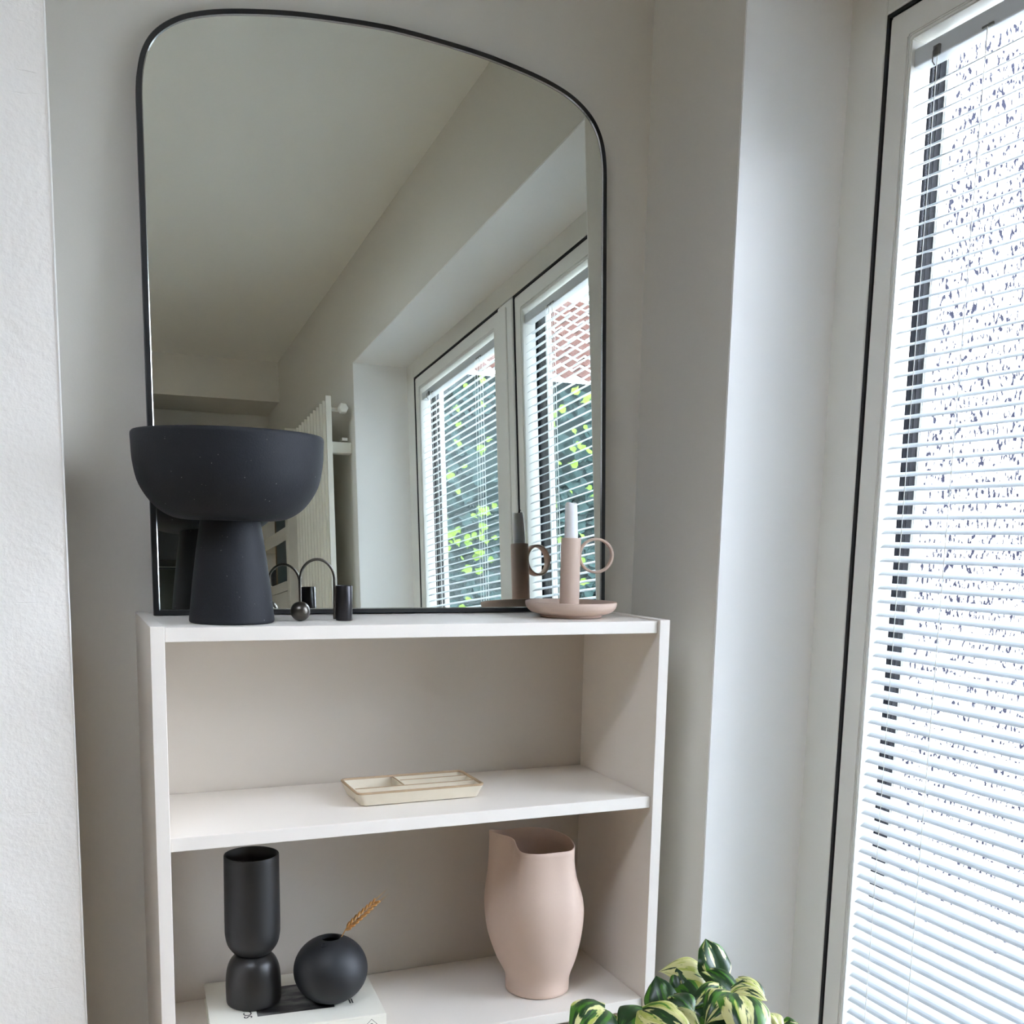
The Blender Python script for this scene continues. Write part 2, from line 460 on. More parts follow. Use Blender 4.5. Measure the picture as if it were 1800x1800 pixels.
# ------------------------------------------------------------------ garden doors in the right wall
win = bpy.data.objects.new('window_1', None); link(win); win['kind'] = 'structure'
win['label'] = 'white framed pair of glazed garden doors in the right wall recess'
ZS = 1.985           # top of the leaves
bm = bmesh.new(); box(bm, XF, 1.165, -0.084, YN, 0, ZH, bevel=0.003); obj('frame_jamb', bm, M['upvc'], win)
bm = bmesh.new(); box(bm, XF, 1.165, YF, -1.730, 0, ZH, bevel=0.003); obj('frame_jamb', bm, M['upvc'], win)
bm = bmesh.new(); box(bm, XF, 1.165, -1.730, -0.084, ZS, ZH, bevel=0.003); obj('frame_head', bm, M['upvc'], win)
bm = bmesh.new(); box(bm, XF, 1.165, -1.730, -0.084, 0, 0.03, bevel=0.002); obj('threshold', bm, M['upvc'], win)
bm = bmesh.new(); box(bm, XF - 0.004, 1.165, -0.937, -0.8355, 0.03, ZS - 0.004, bevel=0.006)
box(bm, XF - 0.009, XF - 0.003, -0.905, -0.868, 0.03, ZS - 0.02, bevel=0.002)
obj('astragal', bm, M['upvc'], win)
LEAFS = [(-0.8355, -0.084), (-1.730, -0.937)]
for y0, y1 in LEAFS:
    bm = bmesh.new(); ring_yz(bm, XF + 0.0015, XF + 0.018, y0, y1, 0.03, ZS, 0.0055)
    obj('gasket', bm, M['gasket'], win)
    a0, a1, c0, c1 = y0 + 0.0056, y1 - 0.0056, 0.0356, ZS - 0.0056
    bm = bmesh.new(); ring_yz(bm, XF + 0.004, 1.131, a0, a1, c0, c1, 0.040, bevel=0.002)
    s = obj('sash', bm, M['upvc'], win)
    bm = bmesh.new(); ring_yz(bm, XF + 0.0055, 1.131, a0 + 0.0402, a1 - 0.0402, c0 + 0.0402, c1 - 0.0402, 0.006, bevel=0.0015)
    obj('glazing_bead', bm, M['upvc'], s)
    bm = bmesh.new(); ring_yz(bm, 1.1312, 1.160, a0, a1, c0, c1, 0.0466)
    obj('glazing_spacer', bm, M['spacer'], s)
    bm = bmesh.new()
    ring_yz(bm, 1.1400, 1.1412, a0 + 0.0467, a1 - 0.0467, c0 + 0.0467, c1 - 0.0467, 0.0012)
    ring_yz(bm, 1.1480, 1.1492, a0 + 0.0467, a1 - 0.0467, c0 + 0.0467, c1 - 0.0467, 0.0012)
    obj('spacer_bar', bm, M['spacer_bar'], s)
    bm = bmesh.new(); ring_yz(bm, 1.1602, 1.178, a0, a1, c0, c1, 0.050, bevel=0.002)
    obj('outer_sash', bm, M['upvc'], s)
    bm = bmesh.new(); box(bm, 1.1345, 1.1375, a0 + 0.0467, a1 - 0.0467, c0 + 0.0467, c1 - 0.0467)
    obj('pane', bm, M['glass'], win)

# ------------------------------------------------------------------ venetian blinds, one in each leaf
def slat_mesh(length):
    bm = bmesh.new()
    n, w, crown, th = 6, 0.025, 0.0026, 0.0005
    pts = []
    for i in range(n + 1):
        t = -1 + 2 * i / n
        pts.append((t * w / 2, crown * (1 - t * t)))
    top = [(x, z + th) for x, z in pts]
    prof = pts + top[::-1]
    loft(bm, [[(x, y, z) for x, z in prof] for y in (-length / 2, length / 2)], True, True, True)
    me = bpy.data.meshes.new('slat')
    bmesh.ops.recalc_face_normals(bm, faces=bm.faces[:])
    bm.to_mesh(me); bm.free()
    me.materials.append(M['slat'])
    return me

def blind(y0, y1, label, ladders, lifts, wand=None):
    yc = (y0 + y1) / 2
    xb = 1.1105
    root = thing('venetian_blind', label, 'blind', (xb, yc, 1.93), group='white venetian blinds in the garden doors')
    L = y1 - y0
    bm = bmesh.new()
    box(bm, -0.0125, 0.0125, -L / 2 - 0.004, L / 2 + 0.004, -0.036, -0.010, bevel=0.002)
    obj('headrail', bm, M['slat'], root)
    me = slat_mesh(L)
    z = 1.2744 + 0.0218 * 27
    zs = []
    while z > 0.115:
        zs.append(z); z -= 0.0218
    rnd = random.Random(3)
    for z in zs:
        o = bpy.data.objects.new('slat', me)
        link(o, root)
        o.location = (0, 0, z - 1.93)
        o.rotation_euler = (rnd.uniform(-0.0006, 0.0006), R(-21) + rnd.uniform(-0.02, 0.02), 0)
    bm = bmesh.new(); box(bm, -0.012, 0.012, -L / 2, L / 2, 0.088 - 1.93, 0.100 - 1.93, bevel=0.002)
    obj('bottom_rail', bm, M['slat'], root)
    for y in ladders:
        bm = bmesh.new()
        for dx in (-0.0127, 0.0127):
            tube(bm, [(dx, y - yc, -0.03), (dx, y - yc, 0.1 - 1.93)], 0.0006, 6)
        for z in zs:
            tube(bm, [(-0.0127, y - yc, z - 1.9337), (0.0127, y - yc, z - 1.9265)], 0.0004, 4)
        obj('ladder_cord', bm, M['cord'], root)
    for y in lifts:
        bm = bmesh.new(); tube(bm, [(-0.0140, y - yc, -0.03), (-0.0140, y - yc, 0.1 - 1.93)], 0.0007, 6)
        obj('lift_cord', bm, M['cord'], root)
    for y in (ladders[0],):
        bm = bmesh.new()
        box(bm, -0.0165, -0.0120, y - yc - 0.006, y - yc + 0.006, -0.037, -0.022, bevel=0.001)
        tube(bm, [(-0.0165, y - yc, -0.026), (-0.021, y - yc, -0.032), (-0.021, y - yc, -0.046), (-0.0165, y - yc, -0.050)], 0.0009, 6)
        obj('cord_clip', bm, M['clip'], root)
    for y in lifts:
        bm = bmesh.new(); box(bm, -0.0150, -0.0118, y - yc - 0.010, y - yc + 0.010, -0.0345, -0.031, bevel=0.0008)
        obj('cord_guide', bm, M['clip'], root)
    return root
blind(-0.780, -0.1375, 'white venetian blind in the garden door leaf nearest the bookcase', (-0.182, -0.648), (-0.274, -0.606, -0.626))
blind(-1.675, -0.990, 'white venetian blind in the second garden door leaf, seen only in the mirror', (-1.600, -1.165), (-1.570, -1.140, -1.120))

# ------------------------------------------------------------------ bookcase
W_, D_, H_ = 0.80, 0.276, 1.06
T = 0.0186
TB = 0.0195
Z_TOP, Z_MID, Z_LOW = H_ - 0.0020, 0.7672, 0.4131
bc = thing('bookcase', 'low white bookcase with open shelves under the arched mirror', 'bookcase', (0, 0, 0))
obj('side_panel', bx(0, T, 0, D_, 0, H_, bevel=0.0008), M['white_board'], bc)
obj('side_panel', bx(W_ - T, W_, 0, D_, 0, H_, bevel=0.0008), M['white_board'], bc)
g = 0.0006
obj('top_board', bx(T + g, W_ - T - 0.0016, 0.0055, 0.2645, Z_TOP - TB, Z_TOP, bevel=0.0007), M['white_board'], bc)
for z in (Z_MID, Z_LOW, 0.075):
    obj('shelf_board', bx(T + g, W_ - T - 0.0016, 0.0060, 0.2625, z - TB, z, bevel=0.0007), M['white_board'], bc)
obj('back_panel', bx(T, W_ - T, 0.2650, 0.2690, 0.05, H_ - 0.004), M['back_board'], bc)
obj('plinth', bx(T + g, W_ - T - g, 0.012, 0.028, 0, 0.053), M['white_board'], bc)

# ------------------------------------------------------------------ arched mirror leaning on the wall
TH = R(3.5)
mir = thing('arched_mirror', 'large arched mirror in a thin black frame leaning above the bookcase', 'mirror', (0.4065, 0.2050, Z_TOP + 0.0014), (-TH, 0, 0))
half = [(0.0, 0.9195), (0.06, 0.9172), (0.155, 0.9095), (0.245, 0.8945), (0.300, 0.8790), (0.333, 0.8625), (0.358, 0.8410), (0.373, 0.8165), (0.3805, 0.7900), (0.3838, 0.7600), (0.3842, 0.72)]
sm = smooth_profile(half, 5)
right = sm
outline = [(x, h) for x, h in right] + [(0.3842, 0.36), (0.3842, 0.0), (0.0, 0.0), (-0.3842, 0.0), (-0.3842, 0.36)] + [(-x, h) for x, h in right[::-1][:-1]]
def inset(pl, d):
    out = []
    n = len(pl)
    for i in range(n):
        p, a, b = Vector(pl[i]), Vector(pl[i - 1]), Vector(pl[(i + 1) % n])
        e1 = (p - a).normalized(); e2 = (b - p).normalized()
        n1 = Vector((-e1.y, e1.x)); n2 = Vector((-e2.y, e2.x))
        s = (n1 + n2).normalized()
        c = max(0.3, s.dot(n1))
        q = p + s * (-d / c)
        out.append((q.x, q.y))
    return out
def area(pl): return sum(pl[i - 1][0] * p[1] - p[0] * pl[i - 1][1] for i, p in enumerate(pl)) / 2
sg = 1 if area(outline) < 0 else -1
o1 = inset(outline, sg * 0.0012); o2 = inset(outline, sg * 0.0075); o3 = inset(outline, sg * 0.0090); o4 = inset(outline, sg * 0.0030)
def ring3(pl, y): return [(x, y, h) for x, h in pl]
bm = bmesh.new()
loft(bm, [ring3(outline, 0.0160), ring3(outline, 0.0012), ring3(o1, 0.0), ring3(o2, 0.0), ring3(o2, 0.0060), ring3(o2, 0.0160), ring3(outline, 0.0160)])
bmesh.ops.remove_doubles(bm, verts=bm.verts[:], dist=1e-6)
obj('frame', bm, M['black_frame'], mir, True, 35)
bm = bmesh.new()
loft(bm, [ring3(inset(outline, sg * 0.0076), 0.0006), ring3(o3, 0.0030)])
obj('polished_lip', bm, M['lip'], mir)
bm = bmesh.new(); bm.faces.new([bm.verts.new(p) for p in ring3(inset(outline, sg * 0.0077), 0.0032)])
g_ = obj('glass', bm, M['mirror'], mir)
bm = bmesh.new()
loft(bm, [ring3(inset(outline, sg * 0.0078), 0.0036), ring3(inset(outline, sg * 0.0078), 0.0150)], True, True, True)
obj('backing_board', bm, M['backing'], mir)

# ------------------------------------------------------------------ things on top of the bookcase
ZT = Z_TOP
b = thing('pedestal_bowl', 'large charcoal pedestal bowl with a conical foot on top of the bookcase', 'bowl', (0.119, 0.0835, ZT + 0.0004))
bm = bmesh.new()
lathe(bm, [(0.0, 0.0), (0.0575, 0.0), (0.0592, 0.0014), (0.0595, 0.004), (0.0548, 0.05), (0.0490, 0.095), (0.0418, 0.143), (0.0, 0.143)], 72, cap0=False)
obj('foot', bm, M['bowl'], b, True, 50)
outer = smooth_profile([(0.040, 0.1432), (0.066, 0.1445), (0.0850, 0.1500), (0.1050, 0.1650), (0.1220, 0.1910), (0.1290, 0.2200), (0.1308, 0.2480), (0.1312, 0.2570)], 5)
rim = [(0.1308, 0.2600), (0.1290, 0.2622), (0.1265, 0.2620), (0.1248, 0.2600)]
inner = smooth_profile([(0.1240, 0.2550), (0.1215, 0.2250), (0.1130, 0.1950), (0.0940, 0.1720), (0.0650, 0.1590), (0.0, 0.1560)], 5)
bm = bmesh.new(); lathe(bm, [(0.0, 0.1432)] + outer + rim + inner, 96, cap0=False)
bmesh.ops.remove_doubles(bm, verts=bm.verts[:], dist=1e-6)
obj('bowl', bm, M['bowl'], b, True, 60)

b = thing('arc_candle_holder', 'small dark metal arc with a ball end and a cylinder beside the pedestal bowl', 'candle holder', (0.284, 0.0875, ZT + 0.0004))
bm = bmesh.new()
lathe(bm, [(0, 0.0), (0.0118, 0.0), (0.0123, 0.0006), (0.0123, 0.0515), (0.0119, 0.0521), (0.0108, 0.0521), (0.0106, 0.0515), (0.0106, 0.012), (0, 0.012)], 40, cap0=False)
obj('cup', bm, M['black_iron'], b, True, 40)
bx0, by0 = -0.0665, -0.0024
bm = bmesh.new()
bmesh.ops.create_uvsphere(bm, u_segments=40, v_segments=24, radius=0.0144, matrix=Matrix.Translation((bx0, by0, 0.0144)))
obj('ball', bm, M['black_metal'], b, True)
x1 = -0.0146
pts = [(bx0, by0, 0.027), (bx0, by0, 0.045)]
for i in range(25):
    a = math.pi * i / 24
    cx_, rx_ = (bx0 + x1) / 2, (x1 - bx0) / 2
    pts.append((cx_ - rx_ * math.cos(a), by0 * (1 - i / 24), 0.060 + 0.0305 * math.sin(a)))
pts += [(x1, 0, 0.045), (x1, 0, 0.002)]
bm = bmesh.new(); tube(bm, pts, 0.0021, 12)
obj('arc', bm, M['black_metal'], b, True, 60)

AZ = R(-25.3)
b = thing('chamberstick', 'blush stoneware chamberstick with a saucer base and round finger ring', 'candlestick', (0.674, 0.1085, ZT + 0.0004), (0, 0, R(-27)))
bm = bmesh.new()
prof = [(0, 0.0), (0.050, 0.0), (0.0515, 0.0012), (0.0512, 0.0042)] + smooth_profile([(0.0560, 0.0050), (0.0670, 0.0085), (0.0735, 0.0145), (0.0760, 0.0200), (0.0764, 0.0240)], 4) + [(0.0760, 0.0252), (0.0748, 0.0257), (0.0734, 0.0250)] + smooth_profile([(0.0715, 0.0180), (0.0650, 0.0122), (0.0540, 0.0092), (0.0, 0.0086)], 4)
lathe(bm, prof, 80, cap0=False)
obj('saucer', bm, M['blush'], b, True, 55)
bm = bmesh.new()
lathe(bm, [(0, 0.0082), (0.0164, 0.0082), (0.0164, 0.1285), (0.0158, 0.1296), (0.0130, 0.1296), (0.0126, 0.128), (0.0126, 0.10), (0, 0.10)], 48, cx=-0.0030, cap0=False)
obj('tube', bm, M['blush'], b, True, 40)
bm = bmesh.new()
ro, ri, hw = 0.0292, 0.0250, 0.0072
rings = []
for i in range(56):
    a = 2 * math.pi * i / 56
    c, s = math.cos(a), math.sin(a)
    sec = []
    for rr, yy in ((ri, -hw + 0.0012), (ri + 0.0010, -hw), (ro - 0.0010, -hw), (ro, -hw + 0.0012), (ro, hw - 0.0012), (ro - 0.001, hw), (ri + 0.001, hw), (ri, hw - 0.0012)):
        sec.append((0.0400 + rr * c, yy, 0.1015 + rr * s))
    rings.append(sec)
loft(bm, rings + [rings[0]])
bmesh.ops.remove_doubles(bm, verts=bm.verts[:], dist=1e-6)
rg = obj('finger_ring', bm, M['blush'], b, True, 40)
rg.rotation_euler = (0, 0, R(9))
rg.location = (-0.0010, 0.0, 0)
c = thing('candle', 'short white candle stub with a black wick standing in the blush chamberstick', 'candle', (0.674 - 0.0030 * math.cos(R(27)), 0.1085 + 0.0030 * math.sin(R(27)), ZT + 0.1012))
bm = bmesh.new()
lathe(bm, [(0, 0), (0.0112, 0), (0.0113, 0.030), (0.0106, 0.060), (0.0100, 0.0825), (0.0088, 0.0855), (0.0070, 0.0850), (0, 0.0838)], 36, cap0=False)
for v in bm.verts:
    a = math.atan2(v.co.y, v.co.x)
    if v.co.z > 0.03: v.co.z += 0.0012 * math.sin(2 * a + 0.6)
    k = 1 + 0.025 * math.sin(5 * a + v.co.z * 90)
    v.co.x *= k; v.co.y *= k
    v.co.x -= 0.0016 * (v.co.z / 0.085) ** 2 if v.co.z > 0 else 0
obj('wax', bm, M['wax'], c, True, 60)
bm = bmesh.new(); tube(bm, [(-0.001, 0, 0.082), (0.000, 0, 0.0885), (0.0025, 0.001, 0.0905), (0.0042, 0.001, 0.0902)], 0.0008, 8)
obj('wick', bm, M['wick'], c, True)

# ------------------------------------------------------------------ tray on the middle shelf
t = thing('divided_tray', 'cream glazed ceramic tray with four compartments on the middle shelf', 'tray', (0.4085, 0.1365, Z_MID + 0.0003), (0, 0, R(0.5)))
tl_, td_, th_ = 0.2135, 0.1095, 0.0235
def rrect(lx, ly, r, z, cx=0, cy=0, n=5):
    pts = []
    for sx, sy, a0 in ((1, 1, 0), (-1, 1, 90), (-1, -1, 180), (1, -1, 270)):
        for i in range(n + 1):
            a = R(a0 + 90 * i / n)
            pts.append((cx + sx * (lx / 2 - r) + r * math.cos(a), cy + sy * (ly / 2 - r) + r * math.sin(a), z))
    return pts
bm = bmesh.new()
loft(bm, [rrect(tl_ - 0.024, td_ - 0.020, 0.008, 0.0), rrect(tl_ - 0.016, td_ - 0.013, 0.010, 0.0015), rrect(tl_ - 0.001, td_ - 0.001, 0.010, th_ - 0.003),
          rrect(tl_ - 0.0075, td_ - 0.0075, 0.008, th_ - 0.003), rrect(tl_ - 0.022, td_ - 0.020, 0.006, 0.0052)], True, True, True)
obj('dish', bm, M['tray'], t, True, 40)
bm = bmesh.new()
loft(bm, [rrect(tl_ - 0.0006, td_ - 0.0006, 0.010, th_ - 0.0032), rrect(tl_ + 0.0004, td_ + 0.0004, 0.0105, th_ - 0.0010), rrect(tl_ - 0.002, td_ - 0.002, 0.010, th_),
          rrect(tl_ - 0.0058, td_ - 0.0058, 0.0085, th_), rrect(tl_ - 0.0078, td_ - 0.0078, 0.008, th_ - 0.0012), rrect(tl_ - 0.0082, td_ - 0.0082, 0.008, th_ - 0.0032)])
obj('rim', bm, M['tray_rim'], t, True, 60)
def wall_strip(x0, x1, y0, y1):
    bm = bmesh.new(); zt = th_ - 0.0030
    if x1 - x0 > y1 - y0:
        yc = (y0 + y1) / 2
        rows = [[(x, yc - 0.0030, 0.005), (x, yc - 0.0016, zt), (x, yc, zt + 0.0009), (x, yc + 0.0016, zt), (x, yc + 0.0030, 0.005)] for x in (x0, x1)]
    else:
        xc = (x0 + x1) / 2
        rows = [[(xc - 0.0030, y, 0.005), (xc - 0.0016, y, zt), (xc, y, zt + 0.0009), (xc + 0.0016, y, zt), (xc + 0.0030, y, 0.005)] for y in (y0, y1)]
    loft(bm, rows, True, True, True)
    return bm
def edge_strip(x0, x1, y0, y1):
    bm = bmesh.new(); zt = th_ - 0.0022
    w_ = 0.0011
    if x1 - x0 > y1 - y0: box(bm, x0 + 0.002, x1 - 0.002, (y0 + y1) / 2 - w_, (y0 + y1) / 2 + w_, zt - 0.0003, zt + 0.0008, bevel=0.0003)
    else: box(bm, (x0 + x1) / 2 - w_, (x0 + x1) / 2 + w_, y0 + 0.002, y1 - 0.002, zt - 0.0003, zt + 0.0008, bevel=0.0003)
    return bm
yd = -0.0165; xd = -0.018
for q in ((-tl_ / 2 + 0.005, tl_ / 2 - 0.005, yd - 0.003, yd + 0.003), (xd - 0.003, xd + 0.003, yd + 0.002, td_ / 2 - 0.004), (xd + 0.002, tl_ / 2 - 0.005, 0.017, 0.023)):
    dv = obj('divider', wall_strip(*q), M['tray'], t)
    obj('bare_edge', edge_strip(*q), M['tray_rim'], dv)

# ------------------------------------------------------------------ lower shelf: book, black vases, wheat, pink vase
ZL = Z_LOW
bk = thing('picture_book', 'cream coloured picture book lying flat under the two black vases', 'book', (0.074, 0.061, ZL + 0.0002), (0, 0, R(-4)))
bl_, bd_, bh_ = 0.2650, 0.1950, 0.0298
obj('front_cover', bx(0, bl_, 0, bd_, bh_ - 0.0035, bh_, bevel=0.0006), M['cover'], bk)
obj('back_cover', bx(0, bl_, 0, bd_, 0, 0.0035, bevel=0.0006), M['cover'], bk)
obj('spine', bx(0, bl_, -0.0006, 0.0036, 0.0034, bh_ - 0.0034), M['cover'], bk)
bm = bmesh.new()
z = 0.0036
while z < bh_ - 0.0040:
    i = random.uniform(0, 0.0009)
    box(bm, 0.004 + i, bl_ - 0.004 - i, 0.0037, bd_ - 0.003 - i, z, z + 0.00165)
    z += 0.0017
pg = obj('page_block', bm, M['paper'], bk); pg['kind'] = 'stuff'
obj('cover_photograph', bx(0.072, 0.192, 0.046, 0.148, bh_ + 0.00002, bh_ + 0.00012), M['photo'], bk)
text_mesh('title_lettering', 'SCA', 0.018, M['ink'], bk, Matrix.Translation((0.0640, 0.0440, bh_ + 0.00022)) @ Matrix.Rotation(R(90), 4, 'Z'))
bm = bmesh.new()
box(bm, 0.2170, 0.2190, 0.052, 0.068, bh_ + 0.00005, bh_ + 0.0003)
box(bm, 0.2210, 0.2230, 0.052, 0.068, bh_ + 0.00005, bh_ + 0.0003)
obj('small_lettering', bm, M['ink'], bk)
bm = bmesh.new()
dc, dz_, dr = 0.2415, 0.0150, 0.0090
ringo = [(dc + dr * 1.0 * c_, -0.00075, dz_ + dr * s_) for c_, s_ in ((1, 0), (0, 1), (-1, 0), (0, -1))]
ringi = [(dc + dr * 0.90 * c_, -0.00075, dz_ + dr * 0.90 * s_) for c_, s_ in ((1, 0), (0, 1), (-1, 0), (0, -1))]
loft(bm, [ringo, ringi])
obj('spine_emblem', bm, M['ink'], bk)
text_mesh('emblem_letter', 'e', 0.013, M['ink'], bk, Matrix.Translation((dc - 0.0032, -0.0008, dz_ - 0.0042)) @ Matrix.Rotation(R(90), 4, 'X'), 0.0001)

ZB_ = ZL + bh_ + 0.0006
v = thing('hourglass_vase', 'tall black vase of a cylinder on a dome, pinched at the waist, on the book', 'vase', (0.1530, 0.1600, ZB_))
dome = smooth_profile([(0.0385, 0.0), (0.0418, 0.0022), (0.0428, 0.010), (0.0430, 0.035), (0.0412, 0.055), (0.0360, 0.0700), (0.0280, 0.0790), (0.0255, 0.0808)], 5)
bm = bmesh.new(); lathe(bm, [(0, 0.0)] + dome + [(0.0, 0.0815)], 64, cap0=False)
obj('dome', bm, M['vase_gloss'], v, True, 60)
cyl = smooth_profile([(0.0240, 0.0812), (0.0310, 0.0860), (0.0390, 0.0980), (0.0424, 0.1130), (0.0430, 0.1300), (0.0428, 0.1800), (0.0424, 0.2420)], 5)
bm = bmesh.new()
lathe(bm, [(0, 0.0812)] + cyl + [(0.0420, 0.2438), (0.0405, 0.2442), (0.0392, 0.2432), (0.0390, 0.2300), (0.0388, 0.1150), (0.0300, 0.0950), (0, 0.0900)], 64, cap0=False)
obj('cylinder', bm, M['vase_black'], v, True, 60)

v = thing('ball_vase', 'round matt black ball vase with a small mouth on the book', 'vase', (0.2695, 0.1235, ZB_))
bm = bmesh.new()
prof = [(0.0, 0.0), (0.020, 0.0)]
for i in range(1, 22):
    a = R(-70 + (70 + 73) * i / 22)
    prof.append((0.0590 * math.cos(a), 0.0513 + 0.0550 * math.sin(a)))
prof += [(0.0172, 0.1040), (0.0158, 0.1044), (0.0148, 0.1036), (0.0150, 0.098), (0.030, 0.090), (0.053, 0.052), (0.030, 0.012), (0, 0.006)]
lathe(bm, prof, 72, cap0=False)
# a small round vent hole in front of the mouth
obj('body', bm, M['vase_matt'], v, True, 50)
bm = bmesh.new()
vc = Vector((-0.0160, -0.0205, 0.1002))
nv = (vc - Vector((0, 0, 0.0513))).normalized()
tx = nv.cross(Vector((0, 0, 1))).normalized(); ty = nv.cross(tx)
rr_ = lambda r, h: [vc + nv * h + (tx * math.cos(2 * math.pi * i / 20) + ty * math.sin(2 * math.pi * i / 20)) * r for i in range(20)]
loft(bm, [rr_(0.0044, -0.004), rr_(0.0044, 0.0012), rr_(0.0036, 0.0016), rr_(0.0030, 0.0010), rr_(0.0030, -0.003)], True, False, True)
obj('vent_hole', bm, M['vase_matt'], v, True, 50)

w = thing('wheat_stalk', 'dry golden ear of wheat leaning out of the ball vase', 'dried flower', (0.272, 0.124, ZB_ + 0.0080))
P0 = Vector((0.268, 0.130, ZB_ + 0.010)); P1 = Vector((0.2837, 0.1214, 0.5423)); P2 = Vector((0.2934, 0.1191, 0.5600)); P3 = Vector((0.3304, 0.1103, 0.5975)); P4 = Vector((0.3657, 0.1019, 0.6218))
org = Vector(w.location)
bm = bmesh.new(); tube(bm, [p - org for p in (P0, P1, (P1 + P2) / 2 + Vector((0.0004, 0, 0)), P2, P2.lerp(P3, 0.3))], 0.0009, 8)
obj('stalk', bm, M['wheat'], w, True)
bm = bmesh.new()
ax = (P4 - P2).normalized(); side = ax.cross(Vector((0.39, 0.9, 0))).normalized(); dep = ax.cross(side)
A0 = P2; A1 = P3.lerp(P4, 0.22)
for i in range(17):
    f = i / 16
    c0 = A0.lerp(A1, f)
    sgn = 1 if i % 2 else -1
    wd = 0.0044 * math.sin(math.pi * (0.18 + 0.70 * f)) + 0.0008
    for k in (-1, 0, 1):
        d0 = (ax * 0.93 + side * sgn * 0.42 + dep * 0.28 * k).normalized()
        base = c0 - org + side * sgn * wd * 0.35 + dep * k * wd * 0.5
        q = d0.to_track_quat('Z', 'Y').to_matrix().to_4x4()
        bmesh.ops.create_uvsphere(bm, u_segments=7, v_segments=5, radius=1, matrix=Matrix.Translation(base + d0 * 0.0036) @ q @ Matrix.Diagonal((0.0021, 0.0018, 0.0056, 1)))
obj('ear', bm, M['wheat'], w, True)
bm = bmesh.new()
for i in range(22):
    f = i / 21
    c0 = A0.lerp(A1, 0.15 + 0.85 * f) - org
    sgn = 1 if i % 2 else -1
    d0 = (ax + side * sgn * random.uniform(0.04, 0.16) + dep * random.uniform(-0.12, 0.12)).normalized()
    ln = 0.022 + 0.012 * random.random() + 0.014 * (1 - f)
    tube(bm, [c0 + side * sgn * 0.002, c0 + d0 * ln * 0.5 + side * sgn * 0.002, c0 + d0 * ln], 0.0004, 5, taper=0.4)
obj('awns', bm, M['awn'], w)
bm = bmesh.new()
lp = P2 - org
loft(bm, [[lp + side * -0.0006 - ax * 0.001, lp + side * 0.0006 - ax * 0.001], [lp - side * 0.0030 + ax * 0.0012, lp - side * 0.0022 + ax * 0.0030], [lp - side * 0.0052 + ax * 0.0046, lp - side * 0.0050 + ax * 0.0052]], False)
obj('leaf_blade', bm, M['awn'], w)

v = thing('sculptural_vase', 'blush pink twisted vase with a pinched mouth standing alone on the lower shelf', 'vase', (0.6335, 0.1050, ZL + 0.0003), (0, 0, AZ))
KEYS = smooth_profile([(0.0, 0.0548, -0.005), (0.012, 0.0552, -0.005), (0.030, 0.0568, -0.005), (0.060, 0.0700, -0.008), (0.100, 0.0815, -0.011), (0.140, 0.0864, -0.0118), (0.170, 0.0846, -0.0130), (0.205, 0.0770, -0.0160), (0.235, 0.0735, -0.0176), (0.262, 0.0733, -0.0178)], 8)
PLAN = [(180, 1.03), (196, 0.90), (212, 0.70), (228, 0.66), (243, 0.80), (256, 0.95), (272, 0.965), (300, 0.98), (322, 1.08), (338, 1.03), (360, 0.94), (390, 0.88), (420, 0.83), (450, 0.80), (480, 0.83), (510, 0.92), (528, 1.0), (540, 1.03)]
PLAN_S = smooth_profile([(166, 1.0)] + PLAN + [(556, 0.90)], 8)
def lerp_tab(tab, x, c=1):
    for p, q in zip(tab, tab[1:]):
        if p[0] <= x <= q[0] and q[0] > p[0]:
            f = (x - p[0]) / (q[0] - p[0])
            return p[c] + (q[c] - p[c]) * f
    return tab[-1][c]
def vase_ring(z_t, shrink=0.0):
    """z_t 0..1 along the wall; a round foot swells into a belly and pinches towards the mouth"""
    zz = z_t * 0.262
    r0, c0 = lerp_tab(KEYS, zz, 1), lerp_tab(KEYS, zz, 2)
    up_ = min(1.0, max(0.0, (z_t - 0.06) / 0.94)) ** 1.15
    n = 120
    pts = []
    for i in range(n):
        deg = 360.0 * i / n
        a = R(deg)
        def bump(c, w_):
            d = (deg - c + 180) % 360 - 180
            return math.exp(-(d / w_) ** 2)
        dd = deg + 7 * (1 - z_t)
        while dd < 180: dd += 360
        while dd > 540: dd -= 360
        k = 1 + (lerp_tab(PLAN_S, dd) - 1) * up_
        r = r0 * k - shrink
        x, y = c0 + r * math.cos(a), 0.95 * r * math.sin(a)
        hz = 0.262 + 0.016 * bump(188, 34) + 0.007 * bump(225, 20) - 0.003 * bump(275, 40) - 0.002 * bump(345, 30) + 0.009 * bump(90, 70)
        pts.append((x, y, zz + (hz - 0.262) * z_t ** 3))
    return pts
bm = bmesh.new()
ts = [0, 0.008] + [i / 40 for i in range(1, 41)]
rings = [vase_ring(0, 0.003)] + [vase_ring(q) for q in ts[1:]]
top = rings[-1]
mid_r = [(p[0], p[1], p[2] + 0.0010) for p in vase_ring(1, 0.0013)]
inn = [vase_ring(q, 0.0030) for q in [1.0] + [i / 14 for i in range(13, 0, -1)]]
loft(bm, rings + [mid_r] + inn, True, True, True)
obj('body', bm, M['vase_pink'], v, True, 70)

